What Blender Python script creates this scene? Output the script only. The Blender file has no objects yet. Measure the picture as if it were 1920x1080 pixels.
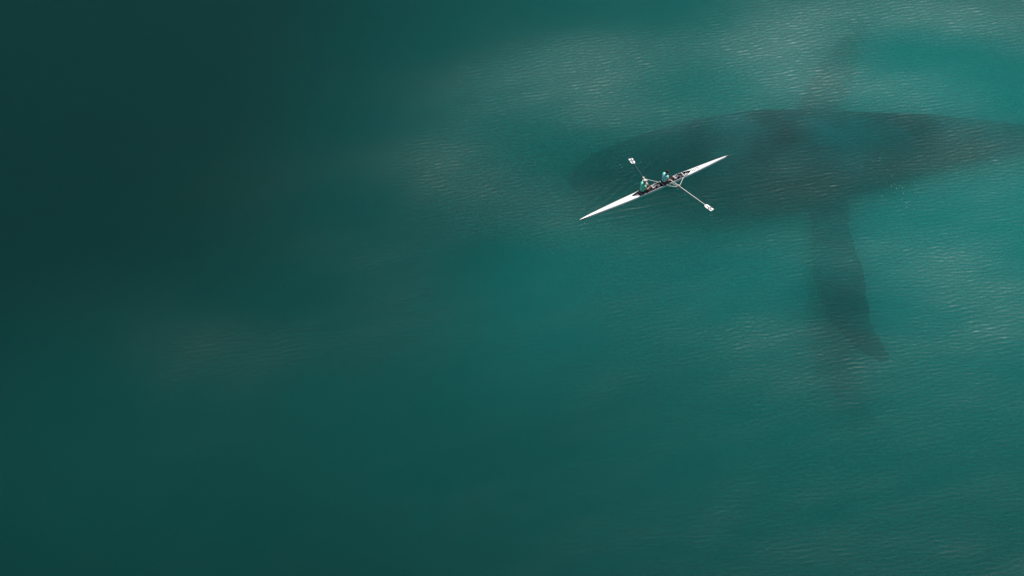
import bpy, bmesh, math, random
import numpy as np
from mathutils import Vector, Matrix, noise as mnoise
random.seed(7)
sc = bpy.context.scene
COL = sc.collection
R = math.radians

# ------------------------------------------------------------------ camera
TH, HF, DIST = R(46), R(26), 124.5
cam = bpy.data.objects.new('camera', bpy.data.cameras.new('camera'))
COL.objects.link(cam); sc.camera = cam
CAM = Vector((0, -DIST*math.sin(TH), DIST*math.cos(TH)))
cam.location = CAM
cam.rotation_euler = (TH, 0, 0)
cam.data.sensor_width = 36
cam.data.lens = 18/math.tan(HF/2)
cam.data.clip_start, cam.data.clip_end = 1, 9000

# ------------------------------------------------------------------ sky and sun
SUN_AZ, SUN_EL = 27, 65           # degrees clockwise from +Y, above the horizon
w = bpy.data.worlds.new('World'); sc.world = w; w.use_nodes = True
nt = w.node_tree
sky = nt.nodes.new('ShaderNodeTexSky'); sky.sky_type = 'NISHITA'; sky.sun_disc = False; sky.dust_density = 0.3
sky.sun_elevation, sky.sun_rotation = R(SUN_EL), R(SUN_AZ)
nt.links.new(sky.outputs[0], nt.nodes['Background'].inputs[0])
nt.nodes['Background'].inputs[1].default_value = 0.05
sl = bpy.data.lights.new('sun', 'SUN'); sl.energy = 5.0; sl.angle = R(0.53); sl.color = (1, .96, .9)
sun = bpy.data.objects.new('sun', sl); COL.objects.link(sun)
sd = Vector((math.sin(R(SUN_AZ))*math.cos(R(SUN_EL)), math.cos(R(SUN_AZ))*math.cos(R(SUN_EL)), math.sin(R(SUN_EL))))
sun.rotation_euler = sd.to_track_quat('Z', 'Y').to_euler()
sc.view_settings.view_transform = 'Standard'; sc.view_settings.look = 'None'
sc.view_settings.exposure = 0; sc.view_settings.gamma = 1
sc.cycles.max_bounces = 12; sc.cycles.volume_bounces = 5; sc.cycles.transparent_max_bounces = 24
sc.cycles.use_denoising = True
sc.cycles.sample_clamp_indirect = 0.40

# ------------------------------------------------------------------ helpers
FPX = 960/math.tan(HF/2)
def pix(u, v, z=0.0):
    """photograph pixel -> the point where its ray crosses height z"""
    d = Vector(((u-960)/FPX, -(v-540)/FPX, -1))
    d.rotate(cam.rotation_euler)
    return CAM + d*((z-CAM.z)/d.z)

def tag(o, label=None, cat=None, group=None, kind=None):
    for k, v in (('label', label), ('category', cat), ('group', group), ('kind', kind)):
        if v: o[k] = v
    return o
def link(name, me, mat=None, parent=None, smooth=True):
    o = bpy.data.objects.new(name, me); COL.objects.link(o)
    if mat: me.materials.append(mat)
    if parent: o.parent = parent
    if smooth: me.shade_smooth()
    return o
def mesh(name, bm):
    bmesh.ops.recalc_face_normals(bm, faces=bm.faces)
    me = bpy.data.meshes.new(name); bm.to_mesh(me); bm.free(); return me
def nodes(m):
    m.use_nodes = True; t = m.node_tree; t.nodes.clear()
    out = t.nodes.new('ShaderNodeOutputMaterial'); return t, out
def N(t, kind, ins=None, **kw):
    n = t.nodes.new('ShaderNode'+kind)
    for k, v in kw.items(): setattr(n, k, v)
    for k, v in (ins or {}).items():
        if hasattr(v, 'is_output') or isinstance(v, bpy.types.NodeSocket): t.links.new(v, n.inputs[k])
        else: n.inputs[k].default_value = v
    return n
def math_(t, op, a, b=None, c=None):
    n = t.nodes.new('ShaderNodeMath'); n.operation = op
    for i, v in enumerate((a, b, c)):
        if v is None: continue
        if isinstance(v, bpy.types.NodeSocket): t.links.new(v, n.inputs[i])
        else: n.inputs[i].default_value = v
    return n.outputs[0]

BOW, STERN = pix(1089, 411, .12), pix(1365, 291.5, .12)
BOAT_L = (STERN-BOW).length
HALF_L = BOAT_L/2
BOAT_DIR = (STERN-BOW)/BOAT_L
BOAT_MID = (BOW+STERN)/2; BOAT_MID.z = 0
BOAT_ANG = math.atan2(BOAT_DIR.y, BOAT_DIR.x)

# ------------------------------------------------------------------ water
WATER = dict(scat=(0.062, 0.104, 0.100), absb=(0.40, 0.034, 0.0385), g=0.88)
RUFF0, RIPPLE = .46, .53
BRIGHT_VOLUME = dict(scat=(0.10, 0.20, 0.19), absb=(0.03, 0.0, 0.0), g=0.0)
def volume(t, out, scat, absb, g):
    ms, ma = max(scat), max(max(absb), 1e-4)
    s = N(t, 'VolumeScatter', {'Color': (*[c/ms for c in scat], 1), 'Density': ms, 'Anisotropy': g})
    a = N(t, 'VolumeAbsorption', {'Color': (*[1-c/ma for c in absb], 1), 'Density': ma})
    d = N(t, 'AddShader', {0: s.outputs[0], 1: a.outputs[0]})
    t.links.new(d.outputs[0], out.inputs['Volume'])

# wind-ruffled patches of the surface (photo pixel, angle, half axes in metres, strength)
GUSTS = [((1760, 140), 3, 22, 8, .50), ((1560, 30), 10, 20, 9, .28), ((1900, 470), -35, 10, 10, .30), ((470, 530), 46, 26, 8, .15),
         ((760, 410), 44, 26, 9, .33), ((1860, 50), 0, 16, 9, .26), ((980, 290), 40, 16, 8, .16), ((1150, 40), 14, 28, 10, .09), ((1120, 320), 26, 16, 10, .16), ((1390, 590), 15, 10, 8, .26),
         ((1690, 300), -20, 7, 4, .14), ((1760, 480), -20, 15, 10, .18)]
def water_material():
    m = bpy.data.materials.new('sea_water'); t, out = nodes(m)
    fr = N(t, 'Fresnel', {'IOR': 1.333})
    # ripples too fine for the mesh roughen the surface where the wind ruffles it
    ruf = N(t, 'Attribute', attribute_name='ruffle').outputs['Fac']
    gl = N(t, 'BsdfGlossy', {'Color': (1, 1, 1, 1), 'Roughness': math_(t, 'MULTIPLY_ADD', ruf, .19, .05)})
    tr = N(t, 'BsdfTransparent')
    mx = N(t, 'MixShader', {0: fr.outputs[0], 1: tr.outputs[0], 2: gl.outputs[0]})
    t.links.new(mx.outputs[0], out.inputs['Surface'])
    volume(t, out, **WATER)
    return m
def build_water():
    """closed body of water; its top is a real wave field where the camera looks and runs on flat to the horizon"""
    X0, X1, Y0, Y1 = -36.5, 36.5, -23.5, 31.5
    nx, ny = int((X1-X0)/.10)+1, int((Y1-Y0)/.050)+1
    x, y = np.meshgrid(np.linspace(X0, X1, nx), np.linspace(Y0, Y1, ny))
    rng = np.random.default_rng(3)
    ruff = np.zeros_like(x)
    for (p, a, ax, ay, s) in GUSTS:
        q = pix(*p); c, n = math.cos(R(a)), math.sin(R(a))
        u, v = ((x-q.x)*c+(y-q.y)*n)/ax, (-(x-q.x)*n+(y-q.y)*c)/ay
        ruff += s*np.exp(-(u*u+v*v))
    blot = np.zeros_like(x)                      # gusts are streaky, not smooth
    for _ in range(26):
        L = rng.uniform(5, 22); th = rng.normal(1.75, .7)
        blot += np.sin(math.tau/L*(x*math.cos(th)*.6+y*math.sin(th))+rng.uniform(0, 6.3))
    blot = np.clip(.85+.10*blot, .35, 1.5)
    ruff = RUFF0 + ruff*blot
    z = np.zeros_like(x)
    for k_ in range(110):                          # short wind ripples
        L = math.exp(rng.uniform(math.log(.16), math.log(.40))); th = rng.normal(R(94) if k_ % 3 else R(118), .33)
        z += .0019*L**1.05*RIPPLE*np.sin(math.tau/L*(x*math.cos(th)+y*math.sin(th))+rng.uniform(0, 6.3))
    z *= ruff
    for _ in range(24):                          # longer, low waves
        L = rng.uniform(1.6, 7); th = rng.normal(R(110), .7)
        z += .00045*L*np.sin(math.tau/L*(x*math.cos(th)+y*math.sin(th))+rng.uniform(0, 6.3))
    for (p, amp, L, rad) in (((1184, 300), .006, .30, 1.3), ((1333, 393), .006, .30, 1.3), ((1160, 312), .006, .34, 1.8), ((1275, 360), .004, .24, .8)):
        q = pix(*p); rr = np.hypot(x-q.x, y-q.y)  # rings from the blades and drips
        z += amp*np.sin(math.tau*rr/L)*np.exp(-(rr/rad)**2)*np.clip(rr/.3, 0, 1)
    bx, by = x-BOAT_MID.x, y-BOAT_MID.y          # the hull flattens the water it lies in
    al, ac = bx*BOAT_DIR.x+by*BOAT_DIR.y, -bx*BOAT_DIR.y+by*BOAT_DIR.x
    back = np.clip(al+HALF_L, 0, 40)             # thin wake spreading from the bow
    arm = np.abs(ac)-.32*back
    z += .006*np.sin(math.tau*arm/.55)*np.exp(-(arm/.7)**2)*np.exp(-back/9)*np.clip(back/.5, 0, 1)
    z *= 1-.7*np.exp(-(ac/.45)**2)*(np.abs(al) < 5.4)
    e = np.minimum(np.minimum(x-X0, X1-x), np.minimum(y-Y0, Y1-y)); z *= np.clip(e/2, 0, 1)
    co = np.stack([x, y, z], -1).reshape(-1, 3)
    i = np.arange(nx*ny).reshape(ny, nx)
    quads = np.stack([i[:-1, :-1], i[:-1, 1:], i[1:, 1:], i[1:, :-1]], -1).reshape(-1, 4)
    ring = [i[0, 0], i[0, -1], i[-1, -1], i[-1, 0]]
    edges = [i[0, :], i[:, -1], i[-1, ::-1], i[::-1, 0]]
    B = 3000; nb = nx*ny
    ex = [(-B, -B, 0), (B, -B, 0), (B, B, 0), (-B, B, 0), (-B, -B, -60), (B, -B, -60), (B, B, -60), (-B, B, -60)]
    faces = []
    for k in range(4):                           # flat outer sheet, one fan per side
        ed = list(edges[k]); faces.append([nb+k, nb+(k+1) % 4] + [int(q) for q in ed[::-1]])
        faces.append([nb+k+4, nb+(k+1) % 4+4, nb+(k+1) % 4, nb+k])
    faces.append([nb+7, nb+6, nb+5, nb+4])
    me = bpy.data.meshes.new('water')
    me.from_pydata(np.concatenate([co, np.array(ex)]).tolist(), [], quads.tolist()+faces)
    me.update()
    at = me.attributes.new('ruffle', 'FLOAT', 'POINT')
    at.data.foreach_set('value', np.concatenate([ruff.ravel(), np.full(8, RUFF0)]).astype(np.float32))
    return me
water = link('water', build_water(), water_material())
tag(water, 'calm teal green sea water with fine wind ripples', kind='structure')

# seabed, deep under the water
m = bpy.data.materials.new('silt'); t, out = nodes(m)
nz = N(t, 'TexNoise', {'Scale': .05, 'Detail': 4, 'Vector': N(t, 'NewGeometry').outputs['Position']})
rp = N(t, 'MapRange', {'Value': nz.outputs['Fac'], 'To Min': .12, 'To Max': .3}).outputs[0]
df = N(t, 'BsdfDiffuse', {'Color': N(t, 'CombineColor', {0: rp, 1: rp, 2: math_(t, 'MULTIPLY', rp, .8)}).outputs[0]})
t.links.new(df.outputs[0], out.inputs['Surface'])
bm = bmesh.new()
bmesh.ops.create_grid(bm, x_segments=120, y_segments=120, size=1)
for v in bm.verts:
    x, y = v.co.x, v.co.y
    x, y = 2900*math.copysign(abs(x)**2.2, x), 2900*math.copysign(abs(y)**2.2, y)
    v.co = Vector((x, y, -42 + 4*mnoise.noise(Vector((x*.02, y*.02, 3)))))
tag(link('seabed', mesh('seabed', bm), m), 'dark silty seabed far below the water', kind='structure')

# scattering volumes added under the surface to brighten the water, most where thick
def bright_volume(u, v, z, ax, ay, az, ang, k):
    m = bpy.data.materials.new('brightening_scatter'); t, out = nodes(m)
    volume(t, out, tuple(c*k for c in BRIGHT_VOLUME['scat']), tuple(c*k for c in BRIGHT_VOLUME['absb']), BRIGHT_VOLUME['g'])
    # a lens that thins out to nothing at its rim, so the brightening fades softly
    bm = bmesh.new(); nr, na = 14, 48
    rows = []
    for sg in (1, -1):
        rw = []
        for i in range(nr+1):
            q = i/nr; ring = []
            for j in range(na):
                a = j*math.tau/na
                n = 1 + .12*mnoise.noise(Vector((math.cos(a)*1.3+u, math.sin(a)*1.3+v, z)))
                ring.append(bm.verts.new((q*ax*n*math.cos(a), q*ay*n*math.sin(a), sg*az*(1-q*q)**2)))
            rw.append(ring)
        for A, B in zip(rw, rw[1:]):
            for j in range(na): bm.faces.new((A[j], A[(j+1) % na], B[(j+1) % na], B[j]))
    bmesh.ops.remove_doubles(bm, verts=bm.verts, dist=1e-4)
    o = link('added_bright_volume', mesh('added_bright_volume', bm), m)
    o.location = pix(u, v, z); o.rotation_euler.z = R(ang)
    tag(o, 'pale green scattering volume added to brighten the water', kind='stuff')
for (u, v, z, ax, ay, az, ang, k) in (
        (1740, 500, -17.0, 48, 52, 10.0, 20, 3.4), (1180, 400, -17, 38, 28, 7.5, 30, .45), (1250, 100, -17, 36, 28, 7, 20, .9),
        (1450, 980, -20, 56, 36, 10, 12, .25), (1700, 430, -5.5, 50, 42, 3.5, 15, .085), (1080, 560, -8, 14, 9, 3, 50, .22),
        (1480, 560, -9, 12, 6, 3, 30, .25), (1000, 190, -8, 12, 7, 3, 40, .2), (330, 960, -18, 40, 28, 8, 10, .28)):
    bright_volume(u, v, z, ax, ay, az, ang, k)

# ------------------------------------------------------------------ whale
def whale():
    bm = bmesh.new()
    def loft(rings):
        vs = [[bm.verts.new(p) for p in r] for r in rings]
        n = len(vs[0])
        for a, b in zip(vs, vs[1:]):
            for i in range(n): bm.faces.new((a[i], a[(i+1) % n], b[(i+1) % n], b[i]))
        bm.faces.new(vs[0]); bm.faces.new(vs[-1][::-1])
    ZW = -8.0
    spine = [(1062, 338, 6), (1078, 337, 24), (1104, 335, 42), (1150, 332, 64), (1225, 326, 88), (1320, 319, 108), (1430, 313, 119),
             (1530, 310, 116), (1640, 300, 100), (1760, 290, 84), (1880, 287, 65), (1980, 281, 46), (2060, 274, 28), (2120, 268, 17), (2150, 266, 9)]
    rings = []
    for i, (u, v, r) in enumerate(spine):
        zz = ZW-2.6*max(0, (1380-u)/320)**1.3 - 0.7*max(0, (u-1640)/260)   # head and tail held lower than the back
        a = pix(u, v, zz); rr = r*.0325
        nxt = pix(*spine[min(i+1, len(spine)-1)][:2], ZW); prv = pix(*spine[max(i-1, 0)][:2], ZW)
        d = (nxt-prv).normalized(); side = Vector((-d.y, d.x, 0)).normalized()
        rings.append([a + side*(rr*1.06*math.cos(k*math.tau/28)) + Vector((0, 0, rr*(.9 if math.sin(k*math.tau/28) > 0 else 1.0)*math.sin(k*math.tau/28))) for k in range(28)])
    loft(rings)
    def fin(le, te, th):
        rs = []
        for (a, b) in zip(le, te):
            c = (a+b)/2; e = (b-a)/2; ch = max(e.length, .12)
            e = e.normalized()*ch
            rs.append([c + e*math.cos(k*math.tau/14) + Vector((0, 0, ch*th*math.sin(k*math.tau/14))) for k in range(14)])
        loft(rs)
    zl = lambda v: -7.9 + 1.0*(v-395)/295           # the whale rolls a little: this flipper rides higher
    fin([pix(u, v, zl(v)) for u, v in ((1512, 372), (1520, 420), (1524, 455), (1521, 500), (1530, 555), (1556, 605), (1596, 648), (1646, 682), (1688, 698))],
        [pix(u, v, zl(v)) for u, v in ((1600, 372), (1596, 420), (1602, 455), (1622, 500), (1629, 555), (1634, 596), (1652, 635), (1674, 668), (1694, 695))], .2)
    zu = lambda v: -8.0 - 1.5*(244-v)/200
    fin([pix(u, v, zu(v)) for u, v in ((1470, 255), (1490, 205), (1512, 155), (1536, 115), (1564, 82), (1596, 54), (1630, 34))],
        [pix(u, v, zu(v)) for u, v in ((1590, 255), (1590, 205), (1600, 155), (1610, 115), (1618, 82), (1628, 58), (1640, 38))], .2)
    # tail flukes, beyond the right edge of the picture
    for s in (-1, 1):
        b = pix(2130, 267, ZW-1.3)
        fin([b+Vector((x, s*y, .1*y)) for x, y in ((-1.2, 0), (.2, 1.6), (1.6, 3.2), (3.0, 4.6), (4.2, 5.4))],
            [b+Vector((x, s*y, .1*y)) for x, y in ((2.4, 0), (2.6, 1.6), (3.2, 3.2), (3.9, 4.6), (4.4, 5.4))], .1)
    # low dorsal fin, two rows of knuckles on the rostrum
    d = pix(1800, 292, ZW-.5) + Vector((0, 0, 2.1))
    fin([d+Vector((x, 0, z)) for x, z in ((-1.0, 0), (-.3, .6), (.5, 1.0))], [d+Vector((x, 0, z)) for x, z in ((1.2, 0), (1.0, .5), (.9, 1.0))], .18)
    for k in range(14):
        a = pix(1110 + 18*(k//2), 332 + (-20 if k % 2 else 20), ZW-2.2+.28*(k//2))
        c = a + Vector((0, 0, 1.2 + .16*(k//2)))
        bmesh.ops.create_icosphere(bm, subdivisions=2, radius=.22, matrix=Matrix.Translation(c))
    me = mesh('whale', bm)
    o = bpy.data.objects.new('tmp', me); COL.objects.link(o)
    md = o.modifiers.new('r', 'REMESH'); md.mode = 'VOXEL'; md.voxel_size = .22
    sm = o.modifiers.new('s', 'SMOOTH'); sm.factor = .5; sm.iterations = 6
    dg = bpy.context.evaluated_depsgraph_get()
    me2 = bpy.data.meshes.new_from_object(o.evaluated_get(dg))
    bpy.data.objects.remove(o); me2.name = 'whale'
    m = bpy.data.materials.new('whale_skin'); t, out = nodes(m)
    nz = N(t, 'TexNoise', {'Scale': .24, 'Detail': 5, 'Vector': N(t, 'NewGeometry').outputs['Position']})
    rp = N(t, 'ValToRGB', {0: nz.outputs['Fac']})
    rp.color_ramp.elements[0].color = (.006, .013, .018, 1); rp.color_ramp.elements[1].color = (.065, .115, .135, 1)
    rp.color_ramp.elements[0].position, rp.color_ramp.elements[1].position = .38, .68
    p = N(t, 'BsdfPrincipled', {'Base Color': rp.outputs[0], 'Roughness': .7, 'Specular IOR Level': 0.0})
    t.links.new(p.outputs[0], out.inputs['Surface'])
    me2.materials.clear()
    o = link('whale', me2, m)
    tag(o, 'huge dark whale with long flippers gliding under the rowing boat', 'whale')
whale()

# ------------------------------------------------------------------ materials of boat and crew
def pmat(name, col, rough=.5, metal=0.0, var=0.0, vscale=8, coat=0.0):
    m = bpy.data.materials.new(name); t, out = nodes(m)
    p = N(t, 'BsdfPrincipled', {'Base Color': (*col, 1), 'Roughness': rough, 'Metallic': metal, 'Coat Weight': coat})
    if var:
        tc = N(t, 'TexCoord').outputs['Object']
        nz = N(t, 'TexNoise', {'Vector': tc, 'Scale': vscale, 'Detail': 4})
        rp = N(t, 'ValToRGB', {0: nz.outputs['Fac']})
        rp.color_ramp.elements[0].position, rp.color_ramp.elements[1].position = .3, .7
        rp.color_ramp.elements[0].color = (*[c*(1-var) for c in col], 1); rp.color_ramp.elements[1].color = (*[min(1, c*(1+var*.5)) for c in col], 1)
        t.links.new(rp.outputs[0], p.inputs['Base Color'])
    t.links.new(p.outputs[0], out.inputs['Surface']); return m
M = dict(white=pmat('white_gelcoat', (.8, .8, .79), .22, var=.06, vscale=1.5, coat=.5), black=pmat('black_liner', (.012, .011, .018), .6, var=.4, vscale=5),
         alloy=pmat('pale_alloy', (.72, .72, .68), .35, var=.1), cream=pmat('cream_fitting', (.70, .62, .50), .5, var=.15),
         navy=pmat('navy_vinyl', (.015, .02, .06), .5), red=pmat('red_brown_paint', (.22, .05, .03), .5), mauve=pmat('mauve_fabric', (.22, .18, .21), .8, var=.3),
         shaft_shade=pmat('shaded_shaft', (.055, .075, .12), .3), blade=pmat('blade_paint', (.82, .82, .82), .3), mark=pmat('dark_band', (.05, .04, .06), .5),  # far oar's pale shaft has its shade put into the base colour
         rubber=pmat('rubber_grip', (.12, .06, .05), .8), skin=pmat('skin', (.50, .29, .20), .5, var=.1), green=pmat('green_shirt', (.16, .76, .56), .8, var=.12, vscale=14),
         cyan=pmat('turquoise_shirt', (.32, .88, .85), .8, var=.1, vscale=14), legs=pmat('dark_leggings', (.035, .02, .024), .8, var=.2), sock=pmat('white_sock', (.75, .74, .76), .8),
         shoe=pmat('shoe', (.55, .54, .58), .6, var=.4, vscale=20), hair=pmat('dark_hair', (.018, .014, .012), .55, var=.3, vscale=40), cap=pmat('white_cap', (.78, .76, .74), .7),
         eye=pmat('eye', (.03, .02, .02), .2), lip=pmat('lip', (.42, .16, .13), .5), foam=pmat('foam', (.85, .9, .9), .4))

# shape helpers
def tube(bm, pts, r, n=10, caps=True):
    pts = [Vector(p) for p in pts]; rs = r if isinstance(r, (list, tuple)) else [r]*len(pts); rings = []
    for i, p in enumerate(pts):
        d = (pts[min(i+1, len(pts)-1)]-pts[max(i-1, 0)]).normalized()
        a = d.orthogonal().normalized() if i == 0 else (rings_a - d*rings_a.dot(d)).normalized()
        rings_a = a; b = d.cross(a)
        rings.append([bm.verts.new(p + a*(rs[i]*math.cos(k*math.tau/n)) + b*(rs[i]*math.sin(k*math.tau/n))) for k in range(n)])
    for A, B in zip(rings, rings[1:]):
        for k in range(n): bm.faces.new((A[k], A[(k+1) % n], B[(k+1) % n], B[k]))
    if caps: bm.faces.new(rings[0][::-1]); bm.faces.new(rings[-1])
def box(bm, c, size, bev=.004, rot=None):
    q = bmesh.ops.create_cube(bm, size=1)['verts']
    for v in q: v.co = Vector((v.co.x*size[0], v.co.y*size[1], v.co.z*size[2]))
    es = list({e for v in q for e in v.link_edges})
    if bev:
        r = bmesh.ops.bevel(bm, geom=es, offset=bev, segments=2, affect='EDGES', profile=.5)
        q = list({v for f in r['faces'] for v in f.verts} | {v for v in q if v.is_valid})
    for v in q:
        if rot: v.co.rotate(rot)
        v.co += Vector(c)
def ball(bm, c, s, seg=12, ring=8):
    q = bmesh.ops.create_uvsphere(bm, u_segments=seg, v_segments=ring, radius=1)['verts']
    for v in q: v.co = Vector((v.co.x*s[0]+c[0], v.co.y*s[1]+c[1], v.co.z*s[2]+c[2]))
    return q
def part(name, build, mat, parent):
    bm = bmesh.new(); build(bm); return link(name, mesh(name, bm), mat, parent)
def root(name, loc, rz, label, cat, group=None):
    o = bpy.data.objects.new(name, None); COL.objects.link(o); o.empty_display_size = .3
    o.location = loc; o.rotation_euler.z = rz; return tag(o, label, cat, group)

# ------------------------------------------------------------------ rowing boat (x runs from bow to stern)
HL = BOAT_L/2
def half(x):
    s = min(abs(x)/HL, 1); return .012 + .215*(1-s**2.1)**.95
def sheer(x): return .135 + .015*(abs(x)/HL)**2 - .02*max(0, (abs(x)/HL-.85)/.15)
CK0, CK1 = -1.72, 2.56
def cock(x):
    if x <= CK0 or x >= CK1: return 0.0
    return max(0, half(x)-.012)*min(1, ((x-CK0)/.6)**.7)*min(1, ((CK1-x)/.45)**.7)
XS = sorted(set([round(-HL+2*HL*i/110, 4) for i in range(111)] + [CK0, CK0+.02, CK0+.06, CK1-.02, CK1-.06, CK1]))
boat = root('rowing_boat', BOAT_MID, BOAT_ANG, 'long slim white rowing shell carrying two rowers', 'boat')
def hull(bm):
    rows = []
    for x in XS:
        b, s = half(x), sheer(x); k = -.13*(1-(abs(x)/HL)**3)-.005
        row = []
        for j in range(13):
            a = math.pi*j/12
            row.append(bm.verts.new((x, b*math.copysign(abs(math.cos(a))**.75, math.cos(a)), s + (k-s)*math.sin(a)**.8)))
        rows.append(row)
    for A, B in zip(rows, rows[1:]):
        for j in range(12): bm.faces.new((A[j], A[j+1], B[j+1], B[j]))
    bm.faces.new(rows[0]); bm.faces.new(rows[-1][::-1])
hl = part('hull', hull, M['white'], boat)
def deck(bm):
    for sgn in (-1, 1):
        rows = []
        for x in XS:
            b, c, s = half(x)+.004, cock(x), sheer(x)+.004; row = []
            for j in range(6):
                y = b+(c-b)*j/5
                row.append(bm.verts.new((x, sgn*y, s+.055*min(1, b/.15)*(1-(y/b)**2))))
            rows.append(row)
        for A, B in zip(rows, rows[1:]):
            for j in range(5): bm.faces.new((A[j], A[j+1], B[j+1], B[j]))
    bmesh.ops.remove_doubles(bm, verts=bm.verts, dist=.0008)
dk = part('deck', deck, M['white'], boat)
def tub(bm):
    xs = [x for x in XS if CK0 <= x <= CK1]; rows = []
    for x in xs:
        c = max(cock(x)-.002, .001); b = half(x)+.004; top = sheer(x)+.055*min(1, b/.15)*(1-(c/b)**2)+.002
        rows.append([bm.verts.new((x, y, z)) for y, z in ((c, top), (c*.97, .09), (c*.75, .055), (0, .045), (-c*.75, .055), (-c*.97, .09), (-c, top))])
    for A, B in zip(rows, rows[1:]):
        for j in range(6): bm.faces.new((A[j], A[j+1], B[j+1], B[j]))
part('cockpit', tub, M['black'], boat)
def rim(bm):
    for sgn in (-1, 1):
        xs = [x for x in XS if CK0+.3 <= x <= CK1-.25]
        tube(bm, [(x, sgn*(half(x)-.004), sheer(x)+.014) for x in xs], .009, 6)
part('gunwale', rim, M['white'], boat)
part('bow_ball', lambda bm: ball(bm, (-HL-.03, 0, .11), (.05, .028, .028)), M['white'], boat)
part('bow_mark', lambda bm: [bm.faces.new([bm.verts.new((x, -half(x)-.006, z)) for x, z in q]) for q in ([(-HL+.02, .04), (-HL+.42, .06), (-HL+.42, .12), (-HL+.02, .10)],)], M['red'], boat)
part('stern_mark', lambda bm: box(bm, (HL-.10, -.02, .125), (.15, .05, .05), .01), M['navy'], boat)
part('deck_plug', lambda bm: ball(bm, (-1.9, .0, .19), (.035, .03, .01)), M['mark'], boat)
for x in (-1.09, .45, 1.97):
    part('cross_bar', lambda bm: box(bm, (x, 0, .175), (.05, 2*half(x)-.03, .035), .01), M['alloy'], boat)
part('bow_panel', lambda bm: [bm.faces.new([bm.verts.new(p) for p in ((-1.62, -.01, .11), (-1.2, -.12, .10), (-1.16, .0, .12))])], M['mauve'], boat)
for h in (-1.01, .57):                                   # sliding seats on their rails
    st = part('seat', lambda bm: box(bm, (h, 0, .125), (.22, .27, .035), .014), M['cream'], boat)
    for y in (-.11, .11):
        part('slide_rail', lambda bm: box(bm, (h+.25, y, .085), (.72, .02, .02), .004), M['mark'], boat)
    fs = part('foot_stretcher', lambda bm: box(bm, (h+1.04, 0, .17), (.03, .28, .2), .008, Matrix.Rotation(R(28), 3, 'Y')), M['black'], boat)
    part('heel_board', lambda bm: box(bm, (h+.96, 0, .075), (.12, .24, .02), .005), M['black'], boat)
# dark lettering strokes on the stern deck
def strokes(bm):
    for (x, y, dx, dy) in ((2.62, -.02, .03, .14), (2.72, -.02, .10, .03), (2.72, -.08, .10, .03), (2.86, -.03, .03, .13), (2.98, -.05, .025, .10), (3.02, .02, .08, .025), (3.06, -.04, .025, .12)):
        z = sheer(x)+.008+.055*(1-(y/half(x))**2)
        box(bm, (x, y, z), (dx, dy, .006), 0)
part('lettering', strokes, M['navy'], dk)
def strokes2(bm):
    for (x, y, dx, dy) in ((2.12, -.08, .10, .05), (2.2, .0, .05, .10), (2.30, -.05, .05, .08)):
        box(bm, (x, y, .13), (dx, dy, .02), .004)
part('lettering', strokes2, M['blade'], boat)
PIV = []
for (px, sg, a0, a1) in ((-.27, 1, -1.02, .37), (1.08, -1, .49, 1.88)):
    P = Vector((px, sg*.85, .30)); PIV.append((P, sg))
    rg = part('rigger', lambda bm: [tube(bm, [(a, sg*(half(a)-.01), .15), (px+(a-px)*.06, sg*.83, .24)], .017, 8) for a in (a0, a1)]
              + [tube(bm, [(px-.12, sg*(half(px)-.01), .15), (px, sg*.82, .23)], .013, 8)], M['alloy'], boat)
    part('oarlock', lambda bm: [tube(bm, [(px, sg*.85, .20), (px, sg*.85, .38)], .016, 8), box(bm, (px, sg*.85, .235), (.10, .09, .03), .008), box(bm, (px+.045, sg*.85, .30), (.02, .06, .13), .006),
                                box(bm, (px, sg*.85, .365), (.11, .06, .018), .006), box(bm, (px-.045, sg*.85, .30), (.018, .06, .11), .006)], M['cream'], rg)

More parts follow.
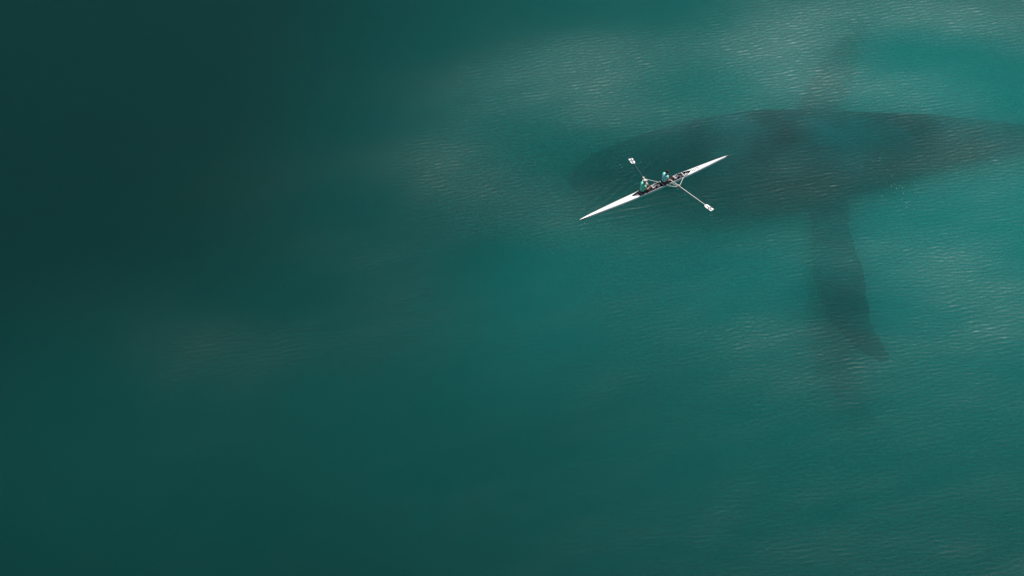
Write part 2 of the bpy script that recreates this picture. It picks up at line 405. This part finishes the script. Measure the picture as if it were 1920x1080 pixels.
# ------------------------------------------------------------------ oars
B2W = Matrix.Translation(BOAT_MID) @ Matrix.Rotation(BOAT_ANG, 4, 'Z')
W2B = B2W.inverted()
HANDLE = []
for (P, sg), tip, shaft, label in ((PIV[0], pix(1182, 297, .02), 'shaft_shade', 'oar with shaft coloured as if in shade on the far side, held by the rower in green'),
                                   (PIV[1], pix(1336, 394, .05), 'alloy', 'oar with pale shaft reaching towards the viewer, held by the turquoise rower')):
    tb = W2B @ tip; d = (tb-P); out_l = d.length; d.normalize()
    y = Vector((0, 0, 1)).cross(d).normalized(); z = d.cross(y)
    o = bpy.data.objects.new('oar', None); COL.objects.link(o); o.empty_display_size = .2
    o.matrix_world = B2W @ Matrix.Translation(P) @ Matrix((d, y, z)).transposed().to_4x4()
    tag(o, label, 'oar', 'the pair of oars')
    part('shaft', lambda bm: tube(bm, [(-.35, 0, 0), (.3, 0, 0), (out_l-.5, 0, 0), (out_l-.42, 0, 0)], [.026, .024, .019, .014], 12), M[shaft], o)
    part('sleeve', lambda bm: tube(bm, [(-.75, 0, 0), (-.33, 0, 0)], .0265, 12), M['alloy'], o)
    part('handle', lambda bm: tube(bm, [(-1.13, 0, 0), (-1.12, 0, 0), (-.74, 0, 0)], [.014, .019, .02], 12), M['rubber'], o)
    part('collar', lambda bm: (tube(bm, [(-.14, 0, 0), (.12, 0, 0)], .032, 12), tube(bm, [(-.075, 0, 0), (-.055, 0, 0)], .055, 14)), M['cream'], o)
    bl, bw = .60, .135
    def blade(bm):
        g = []
        for i in range(13):
            s = i/12; x = out_l-bl+bl*s
            w = bw*min(1, .3+3.6*s)*(1 if s < .93 else 1-(s-.93)*1.4)
            g.append([(x, w*j/4, -.03*math.sin(s*2.6)*(1-(j/4)**2*.4)) for j in range(-4, 5)])
        for off in (.004, -.004):
            rows = [[bm.verts.new((p[0], p[1], p[2]+off)) for p in r] for r in g]
            for A, B in zip(rows, rows[1:]):
                for j in range(8): bm.faces.new((A[j], A[j+1], B[j+1], B[j]))
            if off > 0: top = rows
        for r0, r1 in ((top, rows),):
            loop = [r[0] for r in r0] + r0[-1][1:] + [r[-1] for r in r0[::-1]][1:] + r0[0][::-1][1:-1]
            loop1 = [r[0] for r in r1] + r1[-1][1:] + [r[-1] for r in r1[::-1]][1:] + r1[0][::-1][1:-1]
            n = len(loop)
            for k in range(n): bm.faces.new((loop[k], loop[(k+1) % n], loop1[(k+1) % n], loop1[k]))
    b_ = part('blade', blade, M['blade'], o)
    for (x, yy, dx, dy) in ((-.42, .015, .34, .05), (-.22, .09, .06, .085), (-.24, -.09, .06, .085), (-.12, -.02, .15, .05)):
        part('band', lambda bm: box(bm, (out_l+x, yy, -.008 if abs(yy) > .05 else -.014), (dx, dy, .03), .003), M['mark'], b_)
    HANDLE.append([P + d*(-1.0), P + d*(-.72)])

# ------------------------------------------------------------------ rowers
def skin_mesh(name, chains, sub=2):
    """chains: lists of (point, radius); equal points are shared joints"""
    vs, rad, edges = [], [], []
    def idx(p, r):
        for i, q in enumerate(vs):
            if (q-p).length < 1e-5: return i
        vs.append(p); rad.append(r); return len(vs)-1
    for ch in chains:
        ids = [idx(Vector(p), r) for p, r in ch]
        edges += list(zip(ids, ids[1:]))
    me = bpy.data.meshes.new(name); me.from_pydata(vs, edges, [])
    o = bpy.data.objects.new('tmp', me); COL.objects.link(o)
    o.modifiers.new('skin', 'SKIN').use_smooth_shade = True
    sv = me.skin_vertices[0].data
    par = list(range(len(vs)))
    def find(a):
        while par[a] != a: a = par[a]
        return a
    for a, b in edges: par[find(b)] = find(a)
    for i, r in enumerate(rad):
        sv[i].radius = (r, r) if not isinstance(r, tuple) else r
        sv[i].use_root = find(i) == i
    ss = o.modifiers.new('s', 'SUBSURF'); ss.levels = ss.render_levels = sub
    me2 = bpy.data.meshes.new_from_object(o.evaluated_get(bpy.context.evaluated_depsgraph_get()))
    bpy.data.objects.remove(o); me2.name = name
    return me2
def rower(hx, hand, sg, label, shirt, head_kind, lean):
    """x forward (to the stern), y to the rower's left, z up from the waterline; hand = two grip points in boat space"""
    r = root('person', B2W @ Vector((hx, 0, 0)), BOAT_ANG, label, 'person', 'the two rowers')
    V = Vector; off = V((hx, 0, 0))
    inner, outer = hand[0]-off, hand[1]-off
    grips = {sg: outer, -sg: inner}                         # sg: side of the oar
    pel, bel, che, nek = V((0, 0, .235)), V((.0+lean*.3, 0, .40)), V((.02+lean*.7, 0, .61)), V((.05+lean, 0, .775))
    hd = V((.10+lean, 0, .93))
    ch = [[(pel, .125), (bel, .118), (che, .128), (nek, .052), (hd-V((.02, 0, .06)), .05)]]
    sh, sleeve, leg, sock, shoe = [], [], [], [], []
    for s in (-1, 1):
        shd = V((.025+lean*.85, s*.185, .70)); hnd = grips[s] + V((-.035, 0, .015)); mid = (shd+hnd)/2
        elb = mid + V((-.10, s*.13, -.07))
        ch.append([(che, .128), (shd, .062), (shd.lerp(elb, .5), .047), (elb, .040), (elb.lerp(hnd, .4), .037), (elb.lerp(hnd, .9), .026), (hnd, .030)])
        sleeve.append([(che, .165), (shd, .092), (shd.lerp(elb, .62), .074)])
        for k, (dy, ln) in enumerate(((-.033, .9), (-.011, 1.0), (.011, .95), (.033, .75))):      # four fingers over the grip
            g = grips[s]; a = V((hnd.x+.01, g.y+dy, hnd.z+.012))
            ch.append([(a, .011), (V((g.x+.012, g.y+dy, g.z+.031)), .0095), (V((g.x+.033, g.y+dy, g.z+.010)), .009), (V((g.x+.026, g.y+dy, g.z-.020*ln)), .0075)])
        g = grips[s]
        ch.append([(hnd+V((0, -s*.025, -.01)), .012), (V((g.x-.024, g.y-s*.045, g.z-.012)), .010), (V((g.x-.004, g.y-s*.03, g.z-.029)), .0085)])
        hip, kne, ank = V((.02, s*.085, .225)), V((.445, s*.095, .385)), V((.855, s*.065, .175))
        toe = V((.985, s*.075, .30))
        ch.append([(pel, .125), (hip, .085), (hip.lerp(kne, .5), .072), (kne, .054), (kne.lerp(ank, .35), .052), (kne.lerp(ank, .9), .036), (ank, .038), (ank.lerp(toe, .6), .034), (toe, .026)])
        leg.append([(hip, .098), (hip.lerp(kne, .5), .082), (kne, .063), (kne.lerp(ank, .35), .060), (kne.lerp(ank, .62), .050)])
        sock.append([(kne.lerp(ank, .60), .052), (kne.lerp(ank, .9), .044), (ank, .043)])
        shoe.append([(ank+V((-.035, 0, -.01)), .044), (ank.lerp(toe, .5), .046), (toe, .038), (toe+V((.02, 0, .03)), .03)])
    body = skin_mesh('body', ch)
    # head: skull, jaw, nose, ears in the same mesh
    bm = bmesh.new(); bm.from_mesh(body)
    for v in ball(bm, hd, (.102, .082, .126), 20, 14):
        q = v.co-hd
        if q.x > 0 and q.z < 0: q.y *= 1-.25*min(1, -q.z/.1); q.x *= 1-.08*min(1, -q.z/.1)
        if q.x > .05: q.x -= .012*math.exp(-((abs(q.y)-.032)/.02)**2-((q.z-.012)/.022)**2)      # eye sockets
        v.co = hd+q
    ball(bm, hd+V((.100, 0, -.012)), (.020, .013, .026)); ball(bm, hd+V((.085, 0, -.085)), (.018, .024, .018))
    for s in (-1, 1): ball(bm, hd+V((-.005, s*.078, -.005)), (.022, .011, .032))
    o = link('body', mesh('body', bm), M['skin'], r)
    for s in (-1, 1): part('eye', lambda bm: ball(bm, hd+V((.086, s*.032, .012)), (.011, .014, .010)), M['eye'], o)
    part('mouth', lambda bm: ball(bm, hd+V((.090, 0, -.055)), (.008, .026, .008)), M['lip'], o)
    link('shirt', skin_mesh('shirt', [[(pel+V((0, 0, .02)), .160), (bel, .155), (che, .165), (nek-V((.012, 0, .03)), .085)]]+sleeve), shirt, r)
    link('leggings', skin_mesh('leggings', [[(pel-V((0, 0, .015)), .134), c[0]] for c in leg]+leg), M['legs'], r)
    for c in sock: link('sock', skin_mesh('sock', [c]), M['sock'], r)
    for c in shoe: link('shoe', skin_mesh('shoe', [c]), M['shoe'], r)
    def hair(bm):
        for v in ball(bm, hd+V((-.012, 0, .018)), (.110, .093, .124), 22, 16):
            q = v.co-hd
            q *= 1+.05*mnoise.noise(q*45)
            v.co = hd+q
        kill = [v for v in bm.verts if (v.co-hd).z < (.045 if (v.co-hd).x > .02 else -.06)]
        bmesh.ops.delete(bm, geom=kill, context='VERTS')
    part('hair', hair, M['hair'], r)
    if head_kind == 'cap':
        def cap(bm):
            for v in ball(bm, hd+V((-.008, 0, .030)), (.120, .102, .126), 22, 16): pass
            bmesh.ops.delete(bm, geom=[v for v in bm.verts if (v.co-hd).z < .035], context='VERTS')
        c = part('cap', cap, M['cap'], r)
        def brim(bm):
            rows = [[bm.verts.new(hd+V((.075+.10*i/4*math.cos(a), (.085)*math.sin(a)*(1-.1*i/4), .05-.012*i/4+.008*math.cos(a)*0))) for a in [R(-80+160*j/10) for j in range(11)]] for i in range(5)]
            for A, B in zip(rows, rows[1:]):
                for j in range(10): bm.faces.new((A[j], A[j+1], B[j+1], B[j]))
            bmesh.ops.solidify(bm, geom=bm.faces[:], thickness=.006)
        part('brim', brim, M['cap'], c)
    return r
rower(-1.01, HANDLE[0], 1, 'person in green shirt and white cap sitting at the bow end, gripping an oar', M['green'], 'cap', .11)
rower(.57, HANDLE[1], -1, 'person in turquoise shirt with bare dark hair sitting nearer the stern, gripping an oar', M['cyan'], 'hair', .12)

# ------------------------------------------------------------------ flecks of foam and drips on the surface
def foam(bm):
    spots = [(1096, 419), (1272, 358.5), (1270, 355), (1279, 363), (1284, 365), (1305, 370), (1166, 314), (1162, 309), (1201, 304)]
    spots += [(1650, 296.5), (1663, 318), (1617, 313), (1672, 330), (1671, 348.5), (1677, 345), (1681, 353), (1687, 348), (1692, 352), (1693.5, 362.5), (1700, 380), (1705, 378), (1699, 388), (1714, 392), (1654, 368), (1648, 302)]
    for k in range(16): spots.append((random.gauss(1690, 60), random.gauss(330, 60)))
    for k in range(40): spots.append((random.uniform(1000, 1900), random.uniform(20, 700)))
    for i, (u, v) in enumerate(spots):
        p = pix(u, v, .01); r = random.uniform(.013, .022) if i < 25 else random.uniform(.006, .014)
        q = bmesh.ops.create_icosphere(bm, subdivisions=1, radius=r)['verts']
        for w_ in q: w_.co = p + Vector((w_.co.x*random.uniform(.9, 1.3), w_.co.y, w_.co.z*.6))
tag(part('foam_flecks', foam, M['foam'], None), 'scattered tiny white foam flecks on the sea', kind='stuff')
